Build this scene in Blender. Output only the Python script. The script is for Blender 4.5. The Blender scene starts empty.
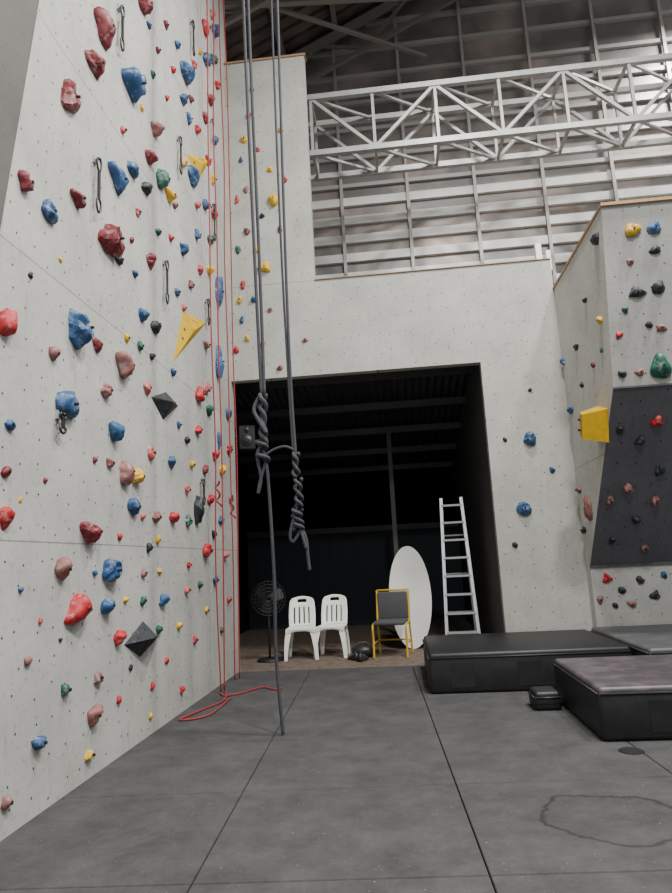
import bpy, bmesh, math, random
from mathutils import Vector, Matrix, noise
random.seed(7)
col=bpy.context.scene.collection
V=Vector
# ---------------------------------------------------------------- materials
def mat(name,c,rough=.6,metal=0,noise_amt=0,noise_scale=5,c2=None,bump=0,bump_scale=60,spec=.5,lo=.45,hi=.7):
    m=bpy.data.materials.new(name); m.use_nodes=True
    nt=m.node_tree; b=nt.nodes['Principled BSDF']
    b.inputs['Base Color'].default_value=(*c,1); b.inputs['Roughness'].default_value=rough
    b.inputs['Metallic'].default_value=metal
    b.inputs['Specular IOR Level'].default_value=spec
    tc=nt.nodes.new('ShaderNodeTexCoord')
    if noise_amt:
        n=nt.nodes.new('ShaderNodeTexNoise'); n.inputs['Scale'].default_value=noise_scale; n.inputs['Detail'].default_value=6
        nt.links.new(tc.outputs['Object'],n.inputs['Vector'])
        r=nt.nodes.new('ShaderNodeMapRange'); r.inputs[1].default_value=lo; r.inputs[2].default_value=hi
        r.inputs[3].default_value=0; r.inputs[4].default_value=noise_amt
        nt.links.new(n.outputs['Fac'],r.inputs[0])
        mx=nt.nodes.new('ShaderNodeMix'); mx.data_type='RGBA'
        mx.inputs[6].default_value=(*c,1); mx.inputs[7].default_value=(*(c2 or [x*.5 for x in c]),1)
        nt.links.new(r.outputs[0],mx.inputs[0]); nt.links.new(mx.outputs[2],b.inputs['Base Color'])
    if bump:
        n=nt.nodes.new('ShaderNodeTexNoise'); n.inputs['Scale'].default_value=bump_scale; n.inputs['Detail'].default_value=4
        nt.links.new(tc.outputs['Object'],n.inputs['Vector'])
        bp=nt.nodes.new('ShaderNodeBump'); bp.inputs['Strength'].default_value=bump; bp.inputs['Distance'].default_value=.01
        nt.links.new(n.outputs['Fac'],bp.inputs['Height']); nt.links.new(bp.outputs[0],b.inputs['Normal'])
    return m
def wall_mat(name,c,ax,seams=(),dots=True,pitch=.2,vseam=None):
    m=mat(name,c,.7,0,spec=.3); nt=m.node_tree; N=nt.nodes; L=nt.links
    b=N['Principled BSDF']
    tc=N.new('ShaderNodeTexCoord'); s=N.new('ShaderNodeSeparateXYZ'); L.new(tc.outputs['Object'],s.inputs[0])
    cb=N.new('ShaderNodeCombineXYZ'); L.new(s.outputs[ax],cb.inputs[0]); L.new(s.outputs[2],cb.inputs[1])
    n=N.new('ShaderNodeTexNoise'); n.inputs['Scale'].default_value=1.3; n.inputs['Detail'].default_value=8; n.inputs['Roughness'].default_value=.68
    L.new(cb.outputs[0],n.inputs['Vector'])
    mr=N.new('ShaderNodeMapRange'); mr.inputs[1].default_value=.3; mr.inputs[2].default_value=.75; mr.inputs[3].default_value=1.1; mr.inputs[4].default_value=.76
    L.new(n.outputs['Fac'],mr.inputs[0])
    n2=N.new('ShaderNodeTexNoise'); n2.inputs['Scale'].default_value=22; n2.inputs['Detail'].default_value=5
    L.new(cb.outputs[0],n2.inputs['Vector'])
    mr2=N.new('ShaderNodeMapRange'); mr2.inputs[1].default_value=.56; mr2.inputs[2].default_value=.8; mr2.inputs[3].default_value=1; mr2.inputs[4].default_value=.66
    L.new(n2.outputs['Fac'],mr2.inputs[0])
    def math_(op,a,bv=None):
        q=N.new('ShaderNodeMath'); q.operation=op
        for i,x in enumerate((a,bv)):
            if x is None: continue
            if isinstance(x,(int,float)): q.inputs[i].default_value=x
            else: L.new(x,q.inputs[i])
        return q.outputs[0]
    fac=math_('MULTIPLY',mr.outputs[0],mr2.outputs[0])
    mp=N.new('ShaderNodeMapping'); mp.inputs['Scale'].default_value=(7,1.1,1); L.new(cb.outputs[0],mp.inputs[0])
    n4=N.new('ShaderNodeTexNoise'); n4.inputs['Scale'].default_value=2.5; n4.inputs['Detail'].default_value=4; L.new(mp.outputs[0],n4.inputs[0])
    mr4=N.new('ShaderNodeMapRange'); mr4.inputs[1].default_value=.58; mr4.inputs[2].default_value=.8; mr4.inputs[3].default_value=1; mr4.inputs[4].default_value=.8
    L.new(n4.outputs['Fac'],mr4.inputs[0]); fac=math_('MULTIPLY',fac,mr4.outputs[0])
    if dots:
        def vm(op,a,bv):
            q=N.new('ShaderNodeVectorMath'); q.operation=op; L.new(a,q.inputs[0])
            if bv is not None:
                if isinstance(bv,tuple): q.inputs[1].default_value=bv
                else: L.new(bv,q.inputs[1])
            return q
        sc=vm('MULTIPLY',cb.outputs[0],(1/pitch,1/pitch,1)).outputs[0]
        fl=vm('FLOOR',sc,None).outputs[0]; fr=vm('FRACTION',sc,None).outputs[0]
        wn=N.new('ShaderNodeTexWhiteNoise'); wn.noise_dimensions='2D'; L.new(fl,wn.inputs['Vector'])
        j=vm('MULTIPLY',wn.outputs['Color'],(.5,.5,0)).outputs[0]
        d=vm('SUBTRACT',fr,(.25,.25,0)).outputs[0]; d=vm('SUBTRACT',d,j).outputs[0]
        ln=N.new('ShaderNodeVectorMath'); ln.operation='LENGTH'; L.new(d,ln.inputs[0])
        dd=math_('LESS_THAN',ln.outputs['Value'],.0085/pitch)
        fac=math_('MULTIPLY',fac,math_('SUBTRACT',1,math_('MULTIPLY',dd,.88)))
    for z in seams:
        q=math_('LESS_THAN',math_('ABSOLUTE',math_('SUBTRACT',s.outputs[2],z)),.005)
        fac=math_('MULTIPLY',fac,math_('SUBTRACT',1,math_('MULTIPLY',q,.45)))
    for z in (vseam or ()):
        q=math_('LESS_THAN',math_('ABSOLUTE',math_('SUBTRACT',s.outputs[ax],z)),.005)
        fac=math_('MULTIPLY',fac,math_('SUBTRACT',1,math_('MULTIPLY',q,.3)))
    rgb=N.new('ShaderNodeVectorMath'); rgb.operation='SCALE'; rgb.inputs[0].default_value=c; L.new(fac,rgb.inputs['Scale'])
    L.new(rgb.outputs[0],b.inputs['Base Color'])
    bp=N.new('ShaderNodeBump'); bp.inputs['Strength'].default_value=.15; bp.inputs['Distance'].default_value=.01
    n3=N.new('ShaderNodeTexNoise'); n3.inputs['Scale'].default_value=120; L.new(tc.outputs['Object'],n3.inputs['Vector'])
    L.new(n3.outputs['Fac'],bp.inputs['Height']); L.new(bp.outputs[0],b.inputs['Normal'])
    return m
WC=(.462,.458,.420)
SEAMS=(1.61,3.42,5.25,7.1,8.9)
M={}
M['wl']=wall_mat('wall_panel_left',WC,1,SEAMS,vseam=(6.2,))
M['wb']=wall_mat('wall_panel_back',(.455,.448,.405),0,(5.45,),pitch=.26)
M['ws']=wall_mat('wall_panel_side',(.53,.525,.485),1,(2.44,),pitch=.22)
M['wf']=wall_mat('wall_panel_front',(.37,.365,.335),0,(),pitch=.22)
M['wo']=wall_mat('wall_panel_shaded',(.135,.137,.145),0,(),pitch=.22)  # shade of the downward-facing overhang is put into this darker colour
M['arete']=wall_mat('arete_panel',(.085,.08,.068),1,(),dots=False)  # darker colour paints in the shade of a face turned from the light
M['ply']=mat('plywood_edge',(.36,.22,.12),.7,noise_amt=.5,noise_scale=30)
chalk=(.50,.48,.46)
HC={'R':(.46,.014,.02),'D':(.19,.018,.024),'B':(.022,.085,.21),'Y':(.72,.42,.008),'K':(.016,.020,.024),'G':(.010,.10,.065),'P':(.54,.10,.10),'T':(.28,.115,.10)}
for k,c in HC.items():
    M['h'+k]=mat('hold_'+{'R':'red','D':'maroon','B':'blue','Y':'yellow','K':'black','G':'green','P':'coral','T':'tan'}[k],c,.5,noise_amt=.6,noise_scale=20,c2=chalk if k!='K' else (.12,.12,.12),bump=.4,bump_scale=150,lo=.54,hi=.76)
M['volY']=mat('yellow_volume_paint',(.60,.36,.004),.65,noise_amt=.35,noise_scale=14,c2=(.30,.20,.03),spec=.25)
M['bolt']=mat('bolt_steel',(.05,.05,.05),.4,.8)
M['steel']=mat('painted_truss_steel',(.38,.38,.365),.45,.3,noise_amt=.4,noise_scale=4)
M['girt']=mat('galvanised_girt',(.78,.76,.72),.42,.2,noise_amt=.6,noise_scale=1.5,c2=(.48,.43,.38))
M['post']=mat('galvanised_post',(.42,.40,.38),.45,.3)
M['foil']=mat('foil_sheet',(.20,.19,.18),.40,.35,noise_amt=.9,noise_scale=.9,c2=(.46,.38,.33),bump=.6,bump_scale=4)
M['roof']=mat('roof_sheet',(.07,.062,.058),.5,.4,noise_amt=.5,noise_scale=2,c2=(.24,.14,.09))  # orange-brown patches paint reflections into the sheet colour
M['purlin']=mat('roof_purlin',(.24,.21,.185),.5,.4)
M['dark']=mat('dark_interior',(.006,.007,.008),.8,spec=.2)  # gloom of the unlit room is put into this near-black colour
M['darkroof']=mat('dark_corrugated',(.10,.10,.102),.5,.2)  # colour lightened in place of a dim lamp inside the store
M['bluedark']=mat('dark_blue_panel',(.024,.034,.042),.6,spec=.3)  # blue also raised in the colour instead of lighting the store
M['reveal']=mat('grey_reveal',(.075,.075,.075),.7,noise_amt=.4)
M['conc']=mat('brown_floorboard',(.17,.125,.095),.7,noise_amt=.8,noise_scale=9,c2=(.05,.04,.035))
M['white']=mat('white_plastic',(.88,.88,.82),.4)
M['yel']=mat('yellow_paint',(.60,.38,.03),.45)
M['blackp']=mat('black_plastic',(.02,.02,.022),.45)
M['spk']=mat('speaker_grille',(.016,.016,.017),.8)
M['grayp']=mat('grey_fabric',(.07,.07,.075),.85)
M['alu']=mat('aluminium',(.50,.51,.53),.4,.4)
M['rope']=mat('grey_rope',(.055,.058,.066),.85,noise_amt=.7,noise_scale=90,c2=(.015,.015,.02))
M['rrope']=mat('red_rope',(.30,.018,.022),.85,noise_amt=.4,noise_scale=90,c2=(.42,.13,.12))
M['vinyl']=mat('black_vinyl',(.010,.010,.011),.5,noise_amt=.3,noise_scale=9,c2=(.03,.03,.03))
M['vtop']=mat('mat_top_vinyl',(.055,.045,.052),.45,noise_amt=.8,noise_scale=6,c2=(.13,.10,.115))
M['vgrey']=mat('grey_mat_vinyl',(.065,.065,.07),.5,noise_amt=.7,noise_scale=5,c2=(.11,.11,.11))
M['lampw']=mat('lamp_housing',(.5,.5,.5),.4)
def emis(name,c,s):
    m=mat(name,c); b=m.node_tree.nodes['Principled BSDF']; b.inputs['Emission Color'].default_value=(*c,1); b.inputs['Emission Strength'].default_value=s; return m
M['led']=emis('led_diffuser',(1,.98,.95),6)
def rubber():
    m=mat('rubber_floor',(.075,.075,.078),.85,spec=.22); nt=m.node_tree; N=nt.nodes; L=nt.links; b=N['Principled BSDF']
    tc=N.new('ShaderNodeTexCoord')
    n=N.new('ShaderNodeTexNoise'); n.inputs['Scale'].default_value=2.6; n.inputs['Detail'].default_value=12; n.inputs['Roughness'].default_value=.8
    L.new(tc.outputs['Object'],n.inputs[0])
    r=N.new('ShaderNodeValToRGB'); e=r.color_ramp.elements; e[0].position=.3; e[0].color=(.038,.038,.038,1); e[1].position=.75; e[1].color=(.098,.096,.093,1)
    L.new(n.outputs['Fac'],r.inputs[0])
    v=N.new('ShaderNodeTexNoise'); v.inputs['Scale'].default_value=60; v.inputs['Detail'].default_value=2; L.new(tc.outputs['Object'],v.inputs[0])
    mr=N.new('ShaderNodeMapRange'); mr.inputs[1].default_value=.71; mr.inputs[2].default_value=.76; L.new(v.outputs['Fac'],mr.inputs[0])
    mx=N.new('ShaderNodeMix'); mx.data_type='RGBA'; mx.inputs[7].default_value=(.26,.25,.24,1)
    L.new(mr.outputs[0],mx.inputs[0]); L.new(r.outputs[0],mx.inputs[6])
    def vm(op,a,bv):
        q=N.new('ShaderNodeVectorMath'); q.operation=op
        for i,x in enumerate((a,bv)):
            if isinstance(x,tuple): q.inputs[i].default_value=x
            else: L.new(x,q.inputs[i])
        return q
    sn=N.new('ShaderNodeTexNoise'); sn.inputs['Scale'].default_value=4; sn.inputs['Detail'].default_value=7; L.new(tc.outputs['Object'],sn.inputs[0])
    off=vm('MULTIPLY',vm('SUBTRACT',sn.outputs['Color'],(.5,.5,.5)).outputs[0],(.24,.24,0)).outputs[0]
    p=vm('SUBTRACT',tc.outputs['Object'],(1.02,3.80,0)).outputs[0]
    p=vm('MULTIPLY',p,(.92,.95,0)).outputs[0]; p=vm('ADD',p,off).outputs[0]
    ln=N.new('ShaderNodeVectorMath'); ln.operation='LENGTH'; L.new(p,ln.inputs[0])
    rr=N.new('ShaderNodeValToRGB'); e=rr.color_ramp.elements; e[0].position=0; e[0].color=(.95,.95,.95,1); e[1].position=1; e[1].color=(1,1,1,1)
    for pos,c in ((.300,.92),(.316,.45),(.322,.5),(.334,1)):
        q=e.new(pos); q.color=(c,c,c,1)
    L.new(ln.outputs['Value'],rr.inputs[0])
    mul=vm('MULTIPLY',mx.outputs[2],rr.outputs[0]).outputs[0]
    L.new(mul,b.inputs['Base Color'])
    n2=N.new('ShaderNodeTexNoise'); n2.inputs['Scale'].default_value=160; n2.inputs['Detail'].default_value=3; L.new(tc.outputs['Object'],n2.inputs[0])
    bp=N.new('ShaderNodeBump'); bp.inputs['Strength'].default_value=.6; bp.inputs['Distance'].default_value=.006
    L.new(n2.outputs['Fac'],bp.inputs['Height']); L.new(bp.outputs[0],b.inputs['Normal'])
    return m
M['rub']=rubber()
M['seam']=mat('floor_gap',(.006,.006,.006),.9)
# ---------------------------------------------------------------- mesh builder
class MB:
    def __init__(s,name): s.name=name; s.v=[]; s.f=[]; s.m=[]; s.sm=[]; s.mats=[]
    def mi(s,k):
        if k not in s.mats: s.mats.append(k)
        return s.mats.index(k)
    def add(s,vs,fs,k,smooth=False,T=None):
        o=len(s.v); i=s.mi(k)
        for v in vs:
            v=V(v); s.v.append(T@v if T else v)
        for f in fs: s.f.append([a+o for a in f]); s.m.append(i); s.sm.append(smooth)
    def box(s,x0,x1,y0,y1,z0,z1,k,T=None,bev=0):
        if bev:
            bm=bmesh.new(); bmesh.ops.create_cube(bm,size=1)
            for v in bm.verts: v.co=V(((x0+x1)/2+v.co.x*(x1-x0),(y0+y1)/2+v.co.y*(y1-y0),(z0+z1)/2+v.co.z*(z1-z0)))
            bmesh.ops.bevel(bm,geom=bm.edges[:],offset=bev,segments=3,affect='EDGES',profile=.5)
            bm.verts.index_update()
            s.add([v.co.copy() for v in bm.verts],[[v.index for v in f.verts] for f in bm.faces],k,True,T); bm.free(); return
        vs=[(x0,y0,z0),(x1,y0,z0),(x1,y1,z0),(x0,y1,z0),(x0,y0,z1),(x1,y0,z1),(x1,y1,z1),(x0,y1,z1)]
        s.add(vs,[(0,3,2,1),(4,5,6,7),(0,1,5,4),(1,2,6,5),(2,3,7,6),(3,0,4,7)],k,False,T)
    def tube(s,pts,r,k,n=8,T=None,closed=False):
        pts=[V(p) for p in pts]; N=len(pts); rs=r if isinstance(r,(list,tuple)) else [r]*N
        vs=[];up=None
        for i,p in enumerate(pts):
            if closed: d=(pts[(i+1)%N]-pts[i-1])
            else: d=(pts[min(i+1,N-1)]-pts[max(i-1,0)])
            if d.length<1e-9: d=V((0,0,1))
            d.normalize()
            if up is None:
                up=V((0,0,1)) if abs(d.z)<.9 else V((1,0,0))
            up=(up-d*up.dot(d)); up.normalize(); w=d.cross(up)
            for j in range(n):
                a=2*math.pi*j/n; vs.append(p+up*math.cos(a)*rs[i]+w*math.sin(a)*rs[i])
        fs=[]
        for i in range(N if closed else N-1):
            for j in range(n):
                a=i*n+j;b=i*n+(j+1)%n;c=((i+1)%N)*n+(j+1)%n;d=((i+1)%N)*n+j
                fs.append((a,b,c,d))
        if not closed: fs.append(tuple(range(n))[::-1]); fs.append(tuple((N-1)*n+j for j in range(n)))
        s.add(vs,fs,k,True,T)
    def bar(s,a,b,w,k,T=None):
        a=V(a);b=V(b);d=(b-a).normalized(); u=V((0,1,0)) if abs(d.y)<.9 else V((0,0,1)); u=(u-d*u.dot(d)).normalized(); c=d.cross(u)
        vs=[]
        for p in(a,b):
            for x,y in((-1,-1),(1,-1),(1,1),(-1,1)): vs.append(p+u*x*w/2+c*y*w/2)
        s.add(vs,[(0,1,2,3),(7,6,5,4),(0,4,5,1),(1,5,6,2),(2,6,7,3),(3,7,4,0)],k,False,T)
    def prism(s,poly,ext,k,T=None):
        n=len(poly); e=V(ext); vs=[V(p) for p in poly]+[V(p)+e for p in poly]
        fs=[tuple(range(n)),tuple(range(2*n-1,n-1,-1))]+[(i,i+n,(i+1)%n+n,(i+1)%n) for i in range(n)]
        s.add(vs,fs,k,False,T)
    def done(s,loc=None,rot=0,mods=None,fix=True):
        me=bpy.data.meshes.new(s.name); me.from_pydata([tuple(v) for v in s.v],[],s.f)
        for k in s.mats: me.materials.append(M[k])
        me.polygons.foreach_set('material_index',s.m); me.polygons.foreach_set('use_smooth',s.sm)
        if fix:
            bm=bmesh.new(); bm.from_mesh(me); bmesh.ops.recalc_face_normals(bm,faces=bm.faces); bm.to_mesh(me); bm.free()
        me.update(); o=bpy.data.objects.new(s.name,me); col.objects.link(o)
        if loc: o.location=loc
        o.rotation_euler[2]=rot
        return o
def smooth_path(pts,seg=10):
    P=[V(p) for p in pts]; out=[]
    for i in range(len(P)-1):
        a=P[max(i-1,0)];b=P[i];c=P[i+1];d=P[min(i+2,len(P)-1)]
        for j in range(seg):
            t=j/seg
            out.append(.5*((2*b)+(c-a)*t+(2*a-5*b+4*c-d)*t*t+(3*b-a-3*c+d)*t**3))
    out.append(P[-1]); return out
# ---------------------------------------------------------------- room shell
w=MB('wall_left')
near=[(2.78,0),(3.42,3.7),(3.69,5.29),(4.66,11.3)]
poly=[(-2.25,y,z) for y,z in near]+[(-2.25,8.95,11.3),(-2.25,8.95,0)]
w.prism(poly,(-.12,0,0),'wl'); w.done()
w=MB('wall_left_return')
w.add([(-2.25,2.78,0),(-2.25,3.42,3.7),(-2.25,3.69,5.29),(-2.25,4.66,11.3),(-3.1,3.26,11.3),(-3.1,.6,0)],[(0,1,2,3,4,5)],'arete')
w.done()
w=MB('wall_back')
w.prism([(-2.25,8.82,4.02),(-2.25,8.82,9.2),(-.97,8.82,9.2),(-.97,8.82,5.45),(2.4,8.82,5.45),(2.4,8.82,0),(1.30,8.82,0),(1.30,8.82,4.02)],(0,.14,0),'wb')
w.done()
t=MB('trim_1'); t.box(-2.25,-.95,8.80,8.97,9.2,9.23,'ply'); t.box(-.97,2.4,8.80,8.97,5.45,5.46,'ply')
t.box(2.22,2.30,8.84,8.92,5.46,5.72,'white'); t.box(2.36,2.42,8.84,8.92,5.3,5.6,'white'); t.done()
prof=[(6.63,5.0),(6.99,3.07),(8.64,1.16),(8.64,0)]
w=MB('wall_right')
w.add([(2.4,8.82,0),(2.4,8.82,5.0)]+[(2.4,y,z) for y,z in prof],[(0,1,2,3,4,5)],'ws')
for i,k in ((0,'wf'),(1,'wo'),(2,'wf')):
    a,b=prof[i],prof[i+1]
    w.add([(2.4,*a),(6.5,*a),(6.5,*b),(2.4,*b)],[(0,1,2,3)],k)
w.add([(2.4,6.63,5.0),(6.5,6.63,5.0),(6.5,8.82,5.0),(2.4,8.82,5.0)],[(0,1,2,3)],'ply')
w.done(fix=False)
t=MB('trim_2')
t.box(2.385,2.43,6.60,8.82,4.985,5.02,'ply'); t.box(2.43,6.5,6.60,6.66,4.985,5.02,'ply')
t.bar((2.40,6.985,3.07),(6.5,6.985,3.07),.02,'grayp')
t.bar((2.4,8.63,1.16),(6.5,8.63,1.16),.03,'grayp')
t.done()
base=MB('floor'); base.box(-3.2,6.6,-3,8.82,-.12,-.022,'seam')
ang=math.radians(2.4)
Rm=Matrix.Rotation(ang,4,'Z')
ox,oy=-1.03,3.04
for i in range(-3,8):
    for j in range(-6,6):
        x0=i*1.335; y0=j*1.17+1.25
        T=Matrix.Translation((ox,oy,0))@Rm
        c=T@V((x0+.66,y0+.6,0))
        if c.x<-3.2 or c.x>7 or c.y>9.0: continue
        bm=bmesh.new(); bmesh.ops.create_cube(bm,size=1)
        g=.0035
        for v in bm.verts: v.co=V((x0+g+(v.co.x+.5)*(1.335-2*g),y0+g+(v.co.y+.5)*(1.17-2*g),-.02+(v.co.z+.5)*.02))
        bmesh.ops.bevel(bm,geom=[e for e in bm.edges if all(v.co.z>-.005 for v in e.verts)],offset=.004,segments=1,affect='EDGES')
        bmesh.ops.transform(bm,matrix=T,verts=bm.verts)
        for co,no in (((-2.25,0,0),(-1,0,0)),((0,8.84,0),(0,1,0))):
            bmesh.ops.bisect_plane(bm,geom=bm.verts[:]+bm.edges[:]+bm.faces[:],plane_co=co,plane_no=no,clear_outer=True)
        bm.verts.index_update()
        base.add([v.co.copy() for v in bm.verts],[[v.index for v in f.verts] for f in bm.faces],'rub'); bm.free()
base.done(fix=False)
# inner dark room
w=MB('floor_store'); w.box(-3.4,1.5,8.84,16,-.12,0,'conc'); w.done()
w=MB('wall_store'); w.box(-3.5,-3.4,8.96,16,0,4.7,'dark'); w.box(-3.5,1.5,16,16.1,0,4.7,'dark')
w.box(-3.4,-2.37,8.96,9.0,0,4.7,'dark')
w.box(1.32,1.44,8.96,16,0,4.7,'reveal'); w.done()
w=MB('ceiling_store')
n=40
vs=[];fs=[]
for i in range(n*2+1):
    x=-3.5+5*i/(n*2); dz=.035*(1 if i%2 else -1)
    vs+= [(x,8.9,4.55+dz),(x,16.1,3.35+dz)]
for i in range(n*2): fs.append((2*i,2*i+2,2*i+3,2*i+1))
w.add(vs,fs,'darkroof')
for y in (9.8,11,12.2,13.4,14.6): w.box(-3.4,1.4,y,y+.08,4.43-.166*(y-8.9)-.12,4.43-.166*(y-8.9),'darkroof')
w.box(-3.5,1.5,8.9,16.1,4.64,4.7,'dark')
w.done(fix=False)
w=MB('store_post'); w.box(-.1,-.02,12,12.08,0,3.8,'darkroof'); w.done()
w=MB('store_partition')
w.box(-3.39,1.31,14.4,14.5,0,2.0,'bluedark'); w.box(-3.39,1.31,14.36,14.5,2.0,2.12,'darkroof')
for i in range(9): w.box(-3.2+i*.55,-3.18+i*.55,14.38,14.4,0,2,'bluedark')
w.done()
w=MB('wall_gable')
def rz(x): return 12.6+.48*x
w.prism([(-6,12,4.72),(-6,12,rz(-6)),(8.5,12,rz(8.5)),(8.5,12,4.72)],(0,.1,0),'foil')
w.prism([(1.5,12,0),(1.5,12,4.72),(8.5,12,4.72),(8.5,12,0)],(0,.1,0),'foil')
w.done()
w=MB('gable_girts')
z=4.8
while z<16:
    x0=max(-6,(z-12.6)/.48+.2)
    hh=.17 if z<8.6 else .08
    w.box(x0,8.5,11.92,11.998,z,z+hh,'girt' if z<8.6 else 'post')
    z+=.40 if z<8.6 else .62
x=-3.35
while x<8:
    w.box(x,x+.06,11.86,11.92,4.72,rz(x)-.1,'post'); x+=1.32
w.done()
w=MB('ceiling')
n=110; vs=[];fs=[]
for i in range(n+1):
    y=-4+16.2*i/n; dz=.025*(1 if i%2 else -1)
    vs+=[(-6,y,rz(-6)+dz),(8.5,y,rz(8.5)+dz)]
for i in range(n): fs.append((2*i,2*i+2,2*i+3,2*i+1))
w.add(vs,fs,'roof')
w.done(fix=False)
w=MB('roof_frame')
for x in [-5+1.1*i for i in range(12)]:
    w.bar((x,-4,rz(x)-.12),(x,11.7,rz(x)-.12),.10,'purlin')
for y in (3,6.2,9.4,11.6):
    w.bar((-6,y,rz(-6)-.28),(8.4,y,rz(8.4)-.28),.13,'purlin')
    w.bar((-6,y,rz(-6)-.95),(8.4,y,rz(8.4)-.95),.08,'purlin')
    for i in range(14):
        x=-6+i
        w.bar((x,y,rz(x)-(.28 if i%2 else .95)),(x+1,y,rz(x+1)-(.95 if i%2 else .28)),.05,'purlin')
w.bar((-2.6,9.1,10.6),(2.5,11.6,12.6),.09,'purlin')
w.bar((-2.6,9.1,11.0),(1.2,11.6,11.3),.06,'purlin')
w.done()
w=MB('box_truss')
for y in (9.3,9.95):
    w.box(-1.0,8.4,y-.04,y+.04,8.77,8.86,'steel'); w.box(-1.0,8.4,y-.04,y+.04,7.77,7.86,'steel')
    w.box(8.3,8.4,y-.05,y+.05,0,7.77,'steel'); w.box(-1.2,-1.1,y-.05,y+.05,4.72,8.86,'steel')
    w.box(-1.15,-1.0,y-.03,y+.03,8.78,8.85,'steel'); w.box(-1.15,-1.0,y-.03,y+.03,7.78,7.85,'steel')
    for i in range(10):
        x=-.95+i*1.0
        if x<8.4: w.bar((x,y,7.8),(x,y,8.8),.045,'steel')
        if x+1<8.5:
            if i%2: w.bar((x,y,7.82),(x+1,y,8.8),.05,'steel')
            else: w.bar((x,y,8.8),(x+1,y,7.82),.05,'steel')
for i in range(10):
    x=-.95+i*1.0
    for z in (7.81,8.81):
        w.bar((x,9.3,z),(x,9.95,z),.045,'steel')
        if i<9: w.bar((x,9.3,z),(x+1,9.95,z),.04,'steel')
w.done()
# ---------------------------------------------------------------- wall chart -> world
CU=V((-0.051,0.9834,-0.174)).normalized(); CF=V((64,-110.7,-645)).normalized(); CF=(CF-CU*CF.dot(CU)).normalized(); CR=CF.cross(CU)
O=V((0,0,1.4))
def chart(x,y,p0,n):
    q=V((x-336,446.5-y,-645)); r=V((q.dot(CR),q.dot(CF),q.dot(CU)))
    return O+r*((V(p0)-O).dot(n)/r.dot(n))
def pl_seg(a,b):
    d=V((0,b[0]-a[0],b[1]-a[1])); n=V((0,-d.z,d.y)); n.normalize()
    if n.y>0: n=-n
    return (V((0,a[0],a[1])),n)
PL={'L':(V((-2.25,0,0)),V((1,0,0))),'C':(V((0,8.82,0)),V((0,-1,0))),'S':(V((2.4,0,0)),V((-1,0,0))),'F':pl_seg(prof[0],prof[1]),'O':pl_seg(prof[1],prof[2]),'K':(V((0,8.64,0)),V((0,-1,0)))}
def blob(mb,c,n,wd,ht,k,rnd):
    up=V((0,0,1)); up=(up-n*up.dot(n)).normalized(); sd=up.cross(n)
    bm=bmesh.new(); bmesh.ops.create_icosphere(bm,subdivisions=3 if ht>.1 else 2,radius=1)
    a1,a2,a3=[rnd.uniform(0,6.28) for _ in range(3)]; tap=rnd.uniform(-.4,.5); lip=rnd.uniform(-.1,.6); dep=min(wd,ht)*rnd.uniform(.36,.52); rotv=rnd.uniform(-.3,.3)
    dent=rnd.uniform(.3,.6) if rnd.random()<.5 else 0
    sx=rnd.uniform(0,100)
    vs=[]
    for v in bm.verts:
        x,y,z=v.co
        th=math.atan2(y,x); r=1+.12*math.cos(2*th+a1)+.11*math.cos(3*th+a2)+.05*math.cos(5*th+a3)
        nn=noise.noise(V((x*1.8+sx,y*1.8,z*1.8)))*.28
        X=x*r*(1-tap*y)*(1+nn); Y=y*r*(1+nn); Z=max(z,-.05)
        Z=Z*(1+lip*Y*.8)*(1+nn)
        if dent: Z-=dent*math.exp(-((X-.05)**2*5+(Y-.25)**2*9))*max(z,0)
        Xr=X*math.cos(rotv)-Y*math.sin(rotv); Yr=X*math.sin(rotv)+Y*math.cos(rotv)
        vs.append(c+sd*Xr*wd/2+up*Yr*ht/2+n*max(Z,-.02)*dep*1.25)
    bm.verts.index_update()
    mb.add(vs,[[v.index for v in f.verts] for f in bm.faces],k,rnd.random()<.7)
    bm.free()
    if ht>.07:
        p=c+n*dep*.9
        vs=[p+n*dep*.42+(sd*math.cos(a*1.0472)+up*math.sin(a*1.0472))*.011 for a in range(6)]+[p-n*dep*.4+(sd*math.cos(a*1.0472)+up*math.sin(a*1.0472))*.011 for a in range(6)]
        mb.add(vs,[tuple(range(6))]+[(i,(i+1)%6,(i+1)%6+6,i+6) for i in range(6)],'bolt')
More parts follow.
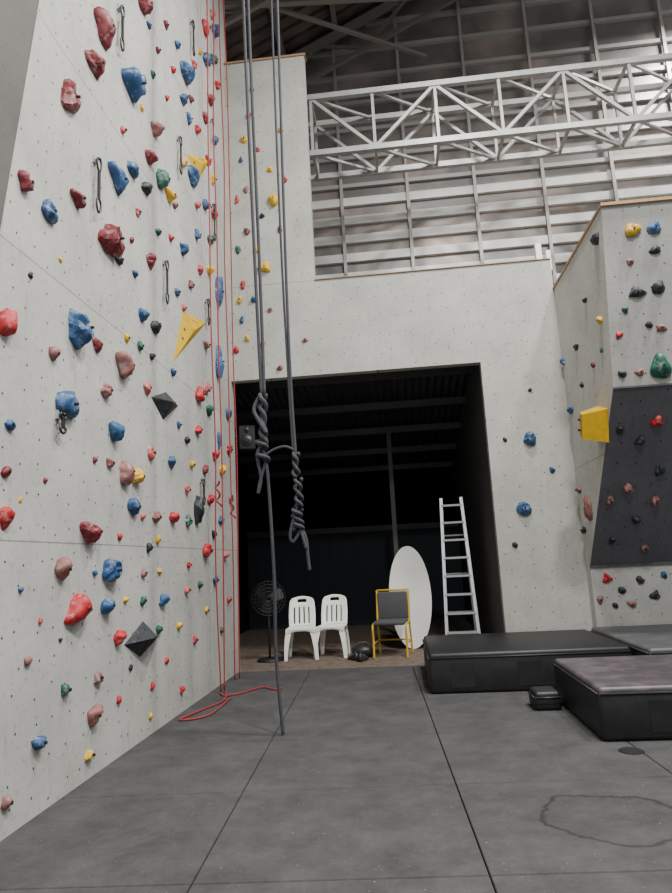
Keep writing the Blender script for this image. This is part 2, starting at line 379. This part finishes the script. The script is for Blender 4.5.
L="""101 27 14 32 D;93 64 14 24 D;68 98 26 28 D;129 85 18 28 B;142 4 14 18 D;154 130 16 15 T;148 158 8 14 D;116 180 16 26 B;131 169 10 16 B;145 188 10 14 K;160 180 10 20 G;168 195 8 14 Y;76 199 15 18 D;47 212 26 20 B;23 183 13 20 D;107 240 18 36 D;118 260 7 10 K;149 261 13 14 D;182 250 8 11 B;191 177 9 18 B;184 72 8 20 B;182 99 12 10 B;157 50 5 7 D;188 119 8 10 B;166 98 6 6 R;176 45 5 8 B;204 28 6 12 R;213 30 6 10 B;205 60 6 12 B;199 52 5 6 Y;211 15 5 8 P;196 130 6 8 R;204 118 6 9 D;209 100 6 10 D;183 163 7 9 Y;122 130 5 8 P;141 108 5 7 Y;174 205 6 8 T;137 212 6 9 P;157 232 7 8 G;170 238 6 8 R;196 235 6 9 B;131 240 6 7 D;134 274 6 8 B;5 322 18 34 R;52 354 18 14 T;75 329 22 34 B;96 345 18 15 D;126 338 8 9 Y;141 315 10 13 B;154 327 11 14 K;139 346 8 10 G;122 366 17 28 T;151 356 7 8 K;65 405 24 32 B;105 391 17 16 T;146 388 12 13 P;9 425 12 14 B;113 432 13 22 B;150 453 11 14 P;170 462 10 12 B;109 463 13 13 T;124 472 18 24 T;135 477 12 17 Y;94 460 7 7 D;5 472 12 14 D;4 517 14 26 R;132 507 14 20 B;87 533 22 26 D;119 537 11 9 R;142 517 8 8 P;155 517 10 12 T;172 518 11 14 R;187 521 8 12 G;196 510 9 36 K;157 540 7 9 Y;148 548 10 10 K;60 570 14 24 T;109 571 20 28 B;94 573 6 8 B;143 573 10 10 T;159 571 7 8 Y;75 610 28 32 R;105 606 12 20 B;142 601 9 10 G;162 600 10 14 B;117 638 14 16 R;158 630 9 11 G;27 661 12 12 T;64 690 16 15 G;97 678 13 15 T;92 716 14 22 T;37 743 18 18 B;88 755 10 13 Y;5 803 14 16 T;152 686 7 9 R;166 661 6 8 R;178 626 6 9 Y;181 690 6 8 R;150 716 6 7 Y;194 640 6 9 R;205 551 9 16 R;199 585 6 8 G;188 565 8 8 R;186 590 6 9 P;206 610 6 8 Y;214 580 6 9 B;191 465 7 8 Y;186 490 8 10 P;204 470 6 10 D;209 500 6 10 R;197 430 7 10 R;178 425 7 8 B;186 440 6 8 K;208 410 6 12 G;206 388 6 10 P;198 395 8 16 R;172 372 7 8 B;205 345 6 10 T;217 292 10 34 B;217 362 12 34 B;208 270 6 10 Y;199 270 6 9 R;190 285 7 9 D;176 292 7 9 B;183 308 6 8 P;209 240 6 10 G;213 215 6 10 R;204 205 6 10 B;196 205 5 8 P;212 180 5 8 Y;207 160 6 10 R;214 140 5 9 B;212 60 5 9 G;216 85 4 8 R;193 65 5 8 P;190 100 5 7 D;172 70 5 7 R;152 75 5 7 G;148 25 5 7 B;165 25 5 7 D;218 440 7 18 B;221 470 6 12 Y;214 455 6 12 R;220 520 6 10 B;213 535 5 9 K;224 555 5 9 P;228 600 5 8 R;221 630 5 8 G;230 500 4 9 T;227 415 4 10 B;228 450 4 10 R;30 275 6 7 K;60 260 5 6 Y;20 500 6 6 Y;45 480 6 7 D;40 620 7 8 P;20 590 6 7 B;130 668 6 7 K;118 700 7 9 R;60 640 5 6 K;125 600 6 8 Y"""
C="""274 200 10 12 Y;265 268 12 10 Y;246 190 5 7 T;249 116 5 6 R;262 216 5 6 K;247 232 6 7 D;241 160 4 6 B;258 150 5 5 P;281 130 5 6 Y;243 285 5 8 R;254 300 6 6 B;270 310 5 6 T;247 338 5 7 Y;262 345 6 6 R;280 230 5 6 D;285 180 5 6 R;252 90 4 5 K;238 250 5 9 G;242 320 4 8 B;280 368 6 6 T;305 340 5 5 T;237 200 4 8 R;244 140 6 7 Y;256 250 6 7 Y;240 300 5 8 Y;270 170 5 6 Y;236 350 5 9 R;530 438 14 12 B;524 508 16 12 B;552 470 6 7 B;505 440 4 5 K;515 545 6 6 K;530 390 4 4 K"""
S="""553 320 9 11 B;564 362 7 8 B;577 347 6 9 K;601 320 7 10 Y;597 240 9 14 K;586 300 6 7 K;572 410 7 9 B;570 455 7 7 K;580 490 6 8 T;590 508 5 30 T;585 530 7 8 K;565 395 5 6 G;594 365 6 7 D;583 385 6 6 K;602 350 5 6 G"""
Fh="""632 230 14 13 Y;654 228 11 14 B;658 288 12 14 K;636 292 14 12 K;661 328 10 8 T;619 335 8 6 R;649 325 7 7 K;622 374 9 7 K;660 366 20 24 G;640 372 8 8 T;655 250 12 8 K;630 262 7 7 T;625 310 7 7 G"""
Ov="""657 421 12 10 R;628 488 10 8 T;640 440 9 8 K;620 430 8 8 K;655 500 10 9 T;610 500 7 8 T;636 520 8 8 K;612 540 7 7 K;660 470 9 9 K;645 548 7 7 T"""
Kk="""607 578 8 10 R;622 590 8 8 K;640 580 8 8 K;600 600 7 8 T;632 604 9 7 T;655 595 9 9 K;664 575 7 7 B;615 605 6 6 K"""
rnd=random.Random(3)
def holds(lst,pl):
    p0,n=PL[pl]; mb=MB('climbing_holds')
    for it in lst.split(';'):
        a=it.split(); x,y,wd,ht=map(float,a[:4])
        c=chart(x,y,p0,n); W=(chart(x+wd/2,y,p0,n)-chart(x-wd/2,y,p0,n)).length; Hh=(chart(x,y+ht/2,p0,n)-chart(x,y-ht/2,p0,n)).length
        if pl in 'LS':
            W=min(W*.74,Hh*1.1)*.95
            if ht/wd>2.5: W=min(W,Hh*.36)
            Hh*=.88
        blob(mb,c,n,W,Hh,'h'+a[4],rnd)
    mb.done()
holds(L,'L'); holds(C,'C'); holds(S,'S'); holds(Fh,'F'); holds(Ov,'O'); holds(Kk,'K')
def volume(pts,pl,apex,h,k,name):
    p0,n=PL[pl]; P=[chart(x,y,p0,n) for x,y in pts]; A=chart(*apex,p0,n)+n*h
    mb=MB(name); N=len(P)
    top=[A+(p-A)*.12 for p in P]
    top=[t_-n*(t_-A).dot(n)*.5 for t_ in top]
    vs=P+top
    mb.add(vs,[(i,(i+1)%N,(i+1)%N+N,i+N) for i in range(N)]+[tuple(range(N,2*N)),tuple(range(N))[::-1]],k)
    for i in range(N):
        c=(P[i]+P[(i+1)%N]+A)/3; fn=(P[(i+1)%N]-P[i]).cross(A-P[i]).normalized()
        if fn.dot(n)<0: fn=-fn
        u=(P[(i+1)%N]-P[i]).normalized(); v=fn.cross(u)
        for q in (-1,1):
            mb.add([c+u*q*.07+fn*.003+(u*math.cos(a*.785)+v*math.sin(a*.785))*.018 for a in range(8)],[tuple(range(8))],'bolt')
    mb.done()
volume([(206,323),(173,362),(183,311)],'L',(188,331),.07,'volY','triangle_volume')
volume([(187,154),(210,160),(197,183)],'L',(198,165),.06,'volY','triangle_volume')
volume([(124,645),(143,621),(158,637),(140,657)],'L',(141,638),.14,'hK','pyramid_volume')
volume([(151,397),(166,392),(178,406),(163,420)],'L',(165,403),.10,'hK','pyramid_volume')
mb=MB('box_volume')
c=chart(603,424,*PL['S'])
T=Matrix.Translation(c)@Matrix.Rotation(.30,4,'X')
h=.19
o_=[(.0,-h,-h),(.0,h,-h),(.0,h,h),(.0,-h,h)]; i_=[(-.27,-h*.72,-h*.72),(-.22,h*.72,-h*.72),(-.22,h*.72,h*.72),(-.27,-h*.72,h*.72)]
mb.add(o_+i_,[(0,1,2,3),(7,6,5,4)]+[(i,(i+1)%4,(i+1)%4+4,i+4) for i in range(4)],'volY',False,T)
for y_,z_ in((-.06,-.06),(.06,.06),(-.06,.06),(.06,-.06)):
    mb.tube([(-.235,y_,z_),(-.262,y_,z_)],.012,'bolt',8,T=T)
mb.done()
def quickdraw(x,y0,y1):
    p0,n=PL['L']; a=chart(x,y0,p0,n); b=chart(x,y1,p0,n); Ln=a.z-b.z; yy=a.y
    mb=MB('quickdraw'); X=-2.25+.045
    def biner(zt,ln):
        pts=[]
        for i in range(20):
            t_=2*math.pi*i/20; pts.append((X,yy+.036*math.sin(t_)*(1+.25*math.cos(t_)),zt-ln/2+ln/2*math.cos(t_)))
        mb.tube(pts,.0085,'bolt',6,closed=True)
    mb.box(-2.25,-2.235,yy-.025,yy+.025,a.z-.03,a.z+.03,'alu'); mb.tube([(-2.25,yy,a.z),(-2.19,yy,a.z)],.009,'bolt')
    l=min(.12,Ln*.33)
    biner(a.z+.01,l); biner(b.z+l,l)
    mb.box(X-.007,X+.007,yy-.016,yy+.016,b.z+l-.01,a.z-l+.02,'blackp')
    mb.done()
for q in ((118,8,52),(94,160,214),(163,262,304),(190,22,55),(177,138,174),(211,205,240),(57,415,434),(205,300,325),(200,480,505),(210,120,145)): quickdraw(*q)
# ---------------------------------------------------------------- ropes
def helix(a,b,R_,turns,ph=0,seg=14,wob=0):
    a=V(a);b=V(b);out=[];n=int(turns*seg)
    for i in range(n+1):
        t_=i/n; p=a.lerp(b,t_); an=ph+turns*2*math.pi*t_; e=R_*(.75+.25*math.sin(3*math.pi*t_))
        out.append(p+V((math.cos(an)*e,math.sin(an)*e,wob*math.sin(2*an))))
    return out
r=.0135
mb=MB('climbing_rope')
Y=5.6
mb.tube(smooth_path([(-1.235,Y,11.85),(-1.21,Y,7.08),(-1.175,Y,4.2),(-1.15,Y,2.9)]),r*1.15,'rope')
mb.tube(smooth_path([(-1.19,Y+.03,11.85),(-1.165,Y+.02,7.08),(-1.135,Y+.02,4.2),(-1.125,Y,2.9)]),r*1.15,'rope')
mb.tube(helix((-1.14,Y,2.92),(-1.15,Y,2.42),.030,2.2),.021,'rope'); mb.tube(helix((-1.14,Y,2.92),(-1.15,Y,2.42),.030,2.2,3.14),.021,'rope')
mb.tube(helix((-1.15,Y,2.52),(-1.16,Y,2.30),.06,2.0,1),.019,'rope')
mb.tube(smooth_path([(-1.17,Y,2.9),(-1.22,Y-.02,2.78),(-1.17,Y-.05,2.66),(-1.11,Y-.05,2.55)]),.018,'rope')
mb.tube(smooth_path([(-1.14,Y,2.5),(-1.20,Y-.03,2.36),(-1.18,Y,2.15),(-1.21,Y,2.02),(-1.19,Y,2.12),(-1.13,Y,2.3)]),.015,'rope')
mb.tube(smooth_path([(-1.15,Y,2.4),(-1.12,Y,2.2),(-1.10,Y,1.7),(-1.09,Y,1.2),(-1.10,Y+.01,.7),(-1.08,Y,.3),(-1.06,Y,.012)]),r*1.1,'rope')
mb.done()
mb=MB('climbing_rope')
mb.tube(smooth_path([(-.83,Y,11.9),(-.86,Y,7.03),(-.88,Y,4.5),(-.88,Y,3.13),(-.86,Y,2.3)]),r,'rope')
mb.tube(smooth_path([(-.90,Y,11.9),(-.92,Y,7.03),(-.92,Y,4.5),(-.90,Y,3.13),(-.88,Y,2.3)]),r*.8,'rope')
mb.tube(smooth_path([(-.86,Y,2.38),(-.95,Y-.02,2.42),(-1.05,Y-.02,2.40),(-1.12,Y-.02,2.36)]),r*.9,'rope')
for a,b,rr,tn in (((-.86,Y,2.36),(-.87,Y,2.14),.03,1.3),((-.85,Y,2.13),(-.85,Y,1.88),.04,1.5),((-.87,Y,1.86),(-.86,Y,1.68),.055,1.6)):
    mb.tube(helix(a,b,rr,tn),.016,'rope'); mb.tube(helix(a,b,rr*.8,tn,3.14),.016,'rope')
mb.tube(smooth_path([(-.86,Y,1.9),(-.93,Y-.03,1.66),(-.91,Y-.02,1.58),(-.84,Y,1.68)]),.014,'rope')
mb.tube(smooth_path([(-.85,Y,1.72),(-.80,Y,1.6),(-.79,Y,1.45),(-.78,Y,1.33)]),.014,'rope')
mb.tube(smooth_path([(-.85,Y,1.72),(-.82,Y-.02,1.6),(-.80,Y-.02,1.52)]),.014,'rope')
mb.done()
mb=MB('top_rope')
for y,x,top in ((7.40,-2.10,11.2),(7.49,-2.05,11.2),(8.14,-2.12,11.2),(8.24,-2.07,11.2)):
    mb.tube(smooth_path([(x+random.uniform(-.02,.02),y+random.uniform(-.03,.03),top-i*(top-.02)/8) for i in range(9)]),.0085,'rrope',6)
mb.tube(smooth_path([(-2.10,7.4,.02),(-2.0,7.25,.012),(-1.85,7.35,.012),(-1.68,7.65,.012),(-1.50,7.50,.012),(-1.42,7.58,.012)]),.0085,'rrope',6)
mb.tube(smooth_path([(-2.05,7.49,.02),(-1.95,7.0,.012),(-2.05,6.6,.012),(-2.15,6.2,.012),(-1.92,6.35,.012),(-1.9,7.1,.012)]),.0085,'rrope',6)
mb.tube(helix((-2.12,8.14,2.3),(-2.09,8.16,2.0),.03,2),.012,'rrope',6); mb.tube(helix((-2.10,7.45,2.4),(-2.08,7.47,2.1),.03,2),.012,'rrope',6)
mb.done()
# ---------------------------------------------------------------- plastic chairs
def plastic_chair(loc,rot):
    mb=MB('plastic_chair')
    n=10; vs=[];fs=[]
    def seat(u,v,dz):
        wv=.20+.02*(1-v)
        return (u*wv,-.21+v*.40,.44+dz-.015*(1-u*u)*math.sin(math.pi*v)-(.02*(1-v)**6))
    for dz in(0,-.018):
        for j in range(n+1):
            for i in range(n+1): vs.append(seat(-1+2*i/n,j/n,dz))
    q=(n+1)**2
    for j in range(n):
        for i in range(n):
            a=j*(n+1)+i; fs.append((a,a+1,a+n+2,a+n+1)); fs.append((a+q,a+q+n+1,a+q+n+2,a+q+1))
    mb.add(vs,fs,'white',True)
    ring=[(-.22,-.21),(.22,-.21),(.20,.19),(-.20,.19)]
    for i in range(4):
        a=V((*ring[i],0));b=V((*ring[(i+1)%4],0))
        m_=12; vv=[];ff=[]
        for j in range(m_+1):
            t_=j/m_; p=a.lerp(b,t_); d=.035+.075*abs(2*t_-1)**3
            o=p*1.03
            vv+=[(p.x,p.y,.44),(o.x,o.y,.44-d),(o.x*.96,o.y*.96,.44-d)]
        for j in range(m_): ff+=[(3*j,3*j+3,3*j+4,3*j+1),(3*j+1,3*j+4,3*j+5,3*j+2)]
        mb.add(vv,ff,'white',True)
    for sx,sy,tx,ty in ((-1,-1,.215,-.205),(1,-1,.215,-.205),(-1,1,.195,.185),(1,1,.195,.185)):
        segs=6; vv=[];ff=[]
        for j in range(segs+1):
            t_=j/segs; z=.43*(1-t_); sp=1+.16*t_+.05*math.sin(math.pi*t_); wv=.085*(1-t_)+.045*t_
            cx=sx*tx*sp; cy=ty*sp; th=.014
            ix=-sx; iy=-sy
            for dx,dy in ((0,0),(wv,0),(wv,th),(th,th),(th,wv),(0,wv)):
                vv.append((cx+ix*dx,cy+iy*dy,z))
        for j in range(segs):
            for i in range(6): a=j*6+i;b=j*6+(i+1)%6; ff.append((a,b,b+6,a+6))
        ff.append(tuple(segs*6+i for i in range(6)))
        mb.add(vv,ff,'white',False)
    nu,nv=22,20
    def back(u,v,d):
        hw=.20-.015*v+ .012*math.sin(math.pi*v)
        if v>.85: hw*=math.sqrt(max(0.0,1-((v-.85)/.15)**2*.28))
        x=u*hw; y=.185+.13*v+.035*(1-u*u)+d; z=.43+.45*v-(.03*u*u*v)
        return (x,y,z)
    keep=set()
    for j in range(nv):
        for i in range(nu):
            hole=False
            if 2<=j<=12 and 3<=i<nu-3 and (i-3)%4==1: hole=True
            if 16<=j<=17 and 7<=i<=14: hole=True
            if not hole: keep.add((i,j))
    vv=[back(-1+2*i/nu,j/nv,d) for d in(0,.02) for j in range(nv+1) for i in range(nu+1)]
    q=(nu+1)*(nv+1); ff=[]
    for i,j in keep:
        a=j*(nu+1)+i; ff.append((a,a+1,a+nu+2,a+nu+1)); ff.append((a+q,a+q+nu+1,a+q+nu+2,a+q+1))
        for di,dj,e in((-1,0,(a,a+nu+1)),(1,0,(a+1,a+nu+2)),(0,-1,(a,a+1)),(0,1,(a+nu+1,a+nu+2))):
            if (i+di,j+dj) not in keep: ff.append((e[0],e[1],e[1]+q,e[0]+q))
    mb.add(vv,ff,'white',True)
    return mb.done(loc,rot)
plastic_chair((-1.54,9.90,0),.08); plastic_chair((-1.09,10.0,0),-.08)
mb=MB('metal_frame_chair')
for sx in(-1,1):
    x=sx*.24
    mb.tube(smooth_path([(x,.28,0),(x,.24,.25),(x,.20,.46),(x,.27,.92)]),.016,'yel')
    mb.tube(smooth_path([(x,-.22,0),(x,-.2,.25),(x,-.19,.45),(x,.2,.46)]),.016,'yel')
    mb.tube([(x,-.2,.2),(x,.25,.2)],.012,'yel')
mb.tube([(-.24,.27,.92),(.24,.27,.92)],.016,'yel'); mb.tube([(-.24,.24,.2),(.24,.24,.2)],.012,'yel')
mb.box(-.225,.225,-.22,.2,.45,.51,'grayp',bev=.02)
mb.box(-.225,.225,.20,.25,.5,.9,'grayp',bev=.02)
mb.done((-.19,9.75,0),-.15)
mb=MB('folding_table')
def ov(z0,rx,rz_,y):
    return [(rx*math.cos(a*math.pi/24),y,z0+rz_*math.sin(a*math.pi/24)) for a in range(48)]
A_=ov(.79,.33,.79,0);B_=ov(.79,.33,.79,.04)
mb.add(A_+B_,[tuple(range(48))[::-1],tuple(range(48,96))]+[(i,(i+1)%48,(i+1)%48+48,i+48) for i in range(48)],'white')
mb.tube([(-.2,.06,.3),(-.2,.06,1.2),(.2,.06,1.2),(.2,.06,.3)],.014,'alu')
o=mb.done((.12,10.4,0)); o.rotation_euler=(-.10,0,0)
mb=MB('step_ladder')
for sx in(-1,1):
    mb.bar((sx*.24,-.45,0),(sx*.155,0,2.28),.045,'alu'); mb.bar((sx*.24,.5,0),(sx*.155,.06,2.2),.03,'alu')
for i in range(1,9):
    z=i*.27; t_=z/2.28; hw=.24-.085*t_
    y=-.45+.45*t_
    mb.box(-hw,hw,y-.04,y+.04,z-.015,z+.015,'alu')
for z in(.5,1.1,1.7): mb.bar((-.22+.08*z/2.2,.5-.44*z/2.2,z),(.22-.08*z/2.2,.5-.44*z/2.2,z),.022,'alu')
mb.done((.86,10.3,0),-.05)
mb=MB('pedestal_fan')
mb.tube([(0,0,0),(0,0,.035)],[.2,.17],'blackp',24); mb.tube([(0,.05,.03),(0,.05,.9)],.016,'blackp')
mb.tube([(0,.02,.9),(0,.14,.9)],[.06,.05],'blackp',16)
for k,rr in enumerate((.25,.2,.15,.1,.05)):
    for sg in(-1,1):
        dy=-.05+sg*.05*math.sqrt(max(0,1-(rr/.27)**2))
        mb.tube([(rr*math.cos(a*math.pi/16),dy,.9+rr*math.sin(a*math.pi/16)) for a in range(32)],.004,'blackp',5,closed=True)
for a in range(24):
    an=a*math.pi/12
    for sg in(-1,1):
        mb.tube([(q*math.cos(an),-.05+sg*.05*math.sqrt(max(0,1-(q/.27)**2)),.9+q*math.sin(an)) for q in(.03,.1,.17,.22,.25)],.0025,'blackp',4)
for a in range(3):
    an=a*2.094+.3; c_,s_=math.cos(an),math.sin(an)
    vs=[]
    for q,hw in((.03,.03),(.12,.07),(.2,.08),(.22,.05)):
        for sg in(-1,1): vs.append((q*c_-sg*hw*s_,-.05+sg*.02,.9+q*s_+sg*hw*c_))
    mb.add(vs,[(0,1,3,2),(2,3,5,4),(4,5,7,6)],'blackp',True)
mb.done((-2.0,9.75,0),.25)
mb=MB('wall_speaker'); mb.box(-.12,.12,-.1,.12,-.18,.18,'spk',bev=.02)
for z,rr in((-.05,.085),(.11,.04)):
    mb.tube([(0,-.10,z),(0,-.108,z)],[rr,rr*.9],'blackp',20); mb.tube([(0,-.108,z),(0,-.112,z)],[rr*.45,rr*.3],'spk',16)
mb.box(-.02,.02,.1,.6,-.02,.02,'blackp')
mb.done((-2.14,9.25,3.25),.2)
def shoe(loc,rot,nm='climbing_shoe'):
    mb=MB(nm); secs=[(-.13,.03,.0,.11),(-.10,.036,.0,.12),(-.05,.036,0,.10),(0,.036,0,.075),(.05,.042,0,.06),(.09,.038,0,.05),(.125,.02,.005,.035)]
    vs=[];fs=[];n=12
    for y,hw,z0,z1 in secs:
        for i in range(n):
            a=2*math.pi*i/n; vs.append((hw*math.cos(a),y,(z0+z1)/2+(z1-z0)/2*math.sin(a)))
    for j in range(len(secs)-1):
        for i in range(n): fs.append((j*n+i,j*n+(i+1)%n,(j+1)*n+(i+1)%n,(j+1)*n+i))
    fs+=[tuple(range(n)),tuple((len(secs)-1)*n+i for i in range(n))]
    mb.add(vs,fs,'blackp',True); mb.tube([(.037,-.08,.07),(0,-.09,.125),(-.037,-.08,.07)],.008,'grayp')
    mb.tube([(.03,.0,.07),(0,.0,.085),(-.03,0,.07)],.008,'grayp'); mb.done(loc,rot)
shoe((-.76,9.5,0),.6); shoe((-.60,9.40,0),-.4)
mb=MB('gear_bag')
bm=bmesh.new(); bmesh.ops.create_icosphere(bm,subdivisions=3,radius=1)
vs=[]
for v in bm.verts:
    x,y,z=v.co; nn=1+.2*noise.noise(v.co*2.5)
    vs.append((x*.17*nn,y*.13*nn,max(0,.09+z*.10*nn)))
bm.verts.index_update(); mb.add(vs,[[v.index for v in f.verts] for f in bm.faces],'blackp',True); bm.free()
mb.tube([(-.1,0,.15),(-.05,0,.21),(.05,0,.21),(.1,0,.15)],.012,'grayp'); mb.done((-.62,9.72,0))
# ---------------------------------------------------------------- crash mats
def crash(x0,x1,y0,y1,z0,z1,top,side,name='crash_mat'):
    mb=MB(name); mb.box(x0,x1,y0,y1,z0,z1-.03,side,bev=.035)
    mb.box(x0+.01,x1-.01,y0+.01,y1-.01,z1-.07,z1,top,bev=.03)
    mb.tube([(x0+.02,y0,z1-.05),(x1-.02,y0,z1-.05)],.009,side); mb.tube([(x0,y0+.02,z1-.05),(x0,y1-.02,z1-.05)],.009,side)
    for i in range(3):
        xx=x0+(i+.5)*(x1-x0)/3; mb.box(xx-.12,xx+.12,y0-.004,y0+.01,z0+.06,z1-.1,side)
    mb.done()
crash(1.38,4.2,5.15,6.58,0,.38,'vtop','vinyl')
crash(2.30,6.4,6.66,8.62,0,.42,'vgrey','vinyl')
crash(.22,2.26,7.0,8.62,0,.40,'vinyl','vinyl')
crash(1.10,1.34,6.15,6.45,0,.16,'vinyl','vinyl','foam_block')
mb=MB('floor_drain_cover'); mb.tube([(0,0,0),(0,0,.005)],[.085,.08],'seam',24); mb.done((1.50,4.93,0))
# ---------------------------------------------------------------- lights
def lamp(x,y,z,e,size=.7,c=(1,.99,.975)):
    mb=MB('high_bay_lamp')
    mb.tube([(0,0,.05),(0,0,.16),(0,0,.3)],[size/2,size/2*.8,.08],'lampw',24)
    mb.tube([(0,0,.3),(0,0,rz(x)-z-.1)],.012,'blackp'); mb.tube([(0,0,.03),(0,0,.05)],size/2*.92,'led',24)
    o=mb.done((x,y,z))
    l=bpy.data.lights.new('high_bay_light','AREA'); l.shape='DISK'; l.size=size; l.energy=e; l.color=c
    lo=bpy.data.objects.new('light',l); col.objects.link(lo); lo.parent=o; lo.location=(0,0,.0)
lamp(2.6,1.2,9.5,820); lamp(1.6,5.2,10.6,580); lamp(4.5,4.5,10.5,580); lamp(6.6,10.4,11.6,480); lamp(1.0,-1.5,8,480)
wd=bpy.data.worlds.new('world'); bpy.context.scene.world=wd; wd.use_nodes=True
wd.node_tree.nodes['Background'].inputs[0].default_value=(.93,.96,1,1); wd.node_tree.nodes['Background'].inputs[1].default_value=.45
# ---------------------------------------------------------------- camera
cam=bpy.data.cameras.new('camera'); o=bpy.data.objects.new('camera',cam); col.objects.link(o)
cam.sensor_fit='VERTICAL'; cam.sensor_height=36; cam.lens=26.0; cam.clip_start=.05
o.location=(0,0,1.4); o.rotation_euler=(1.7459,0.051,0.0976); bpy.context.scene.camera=o
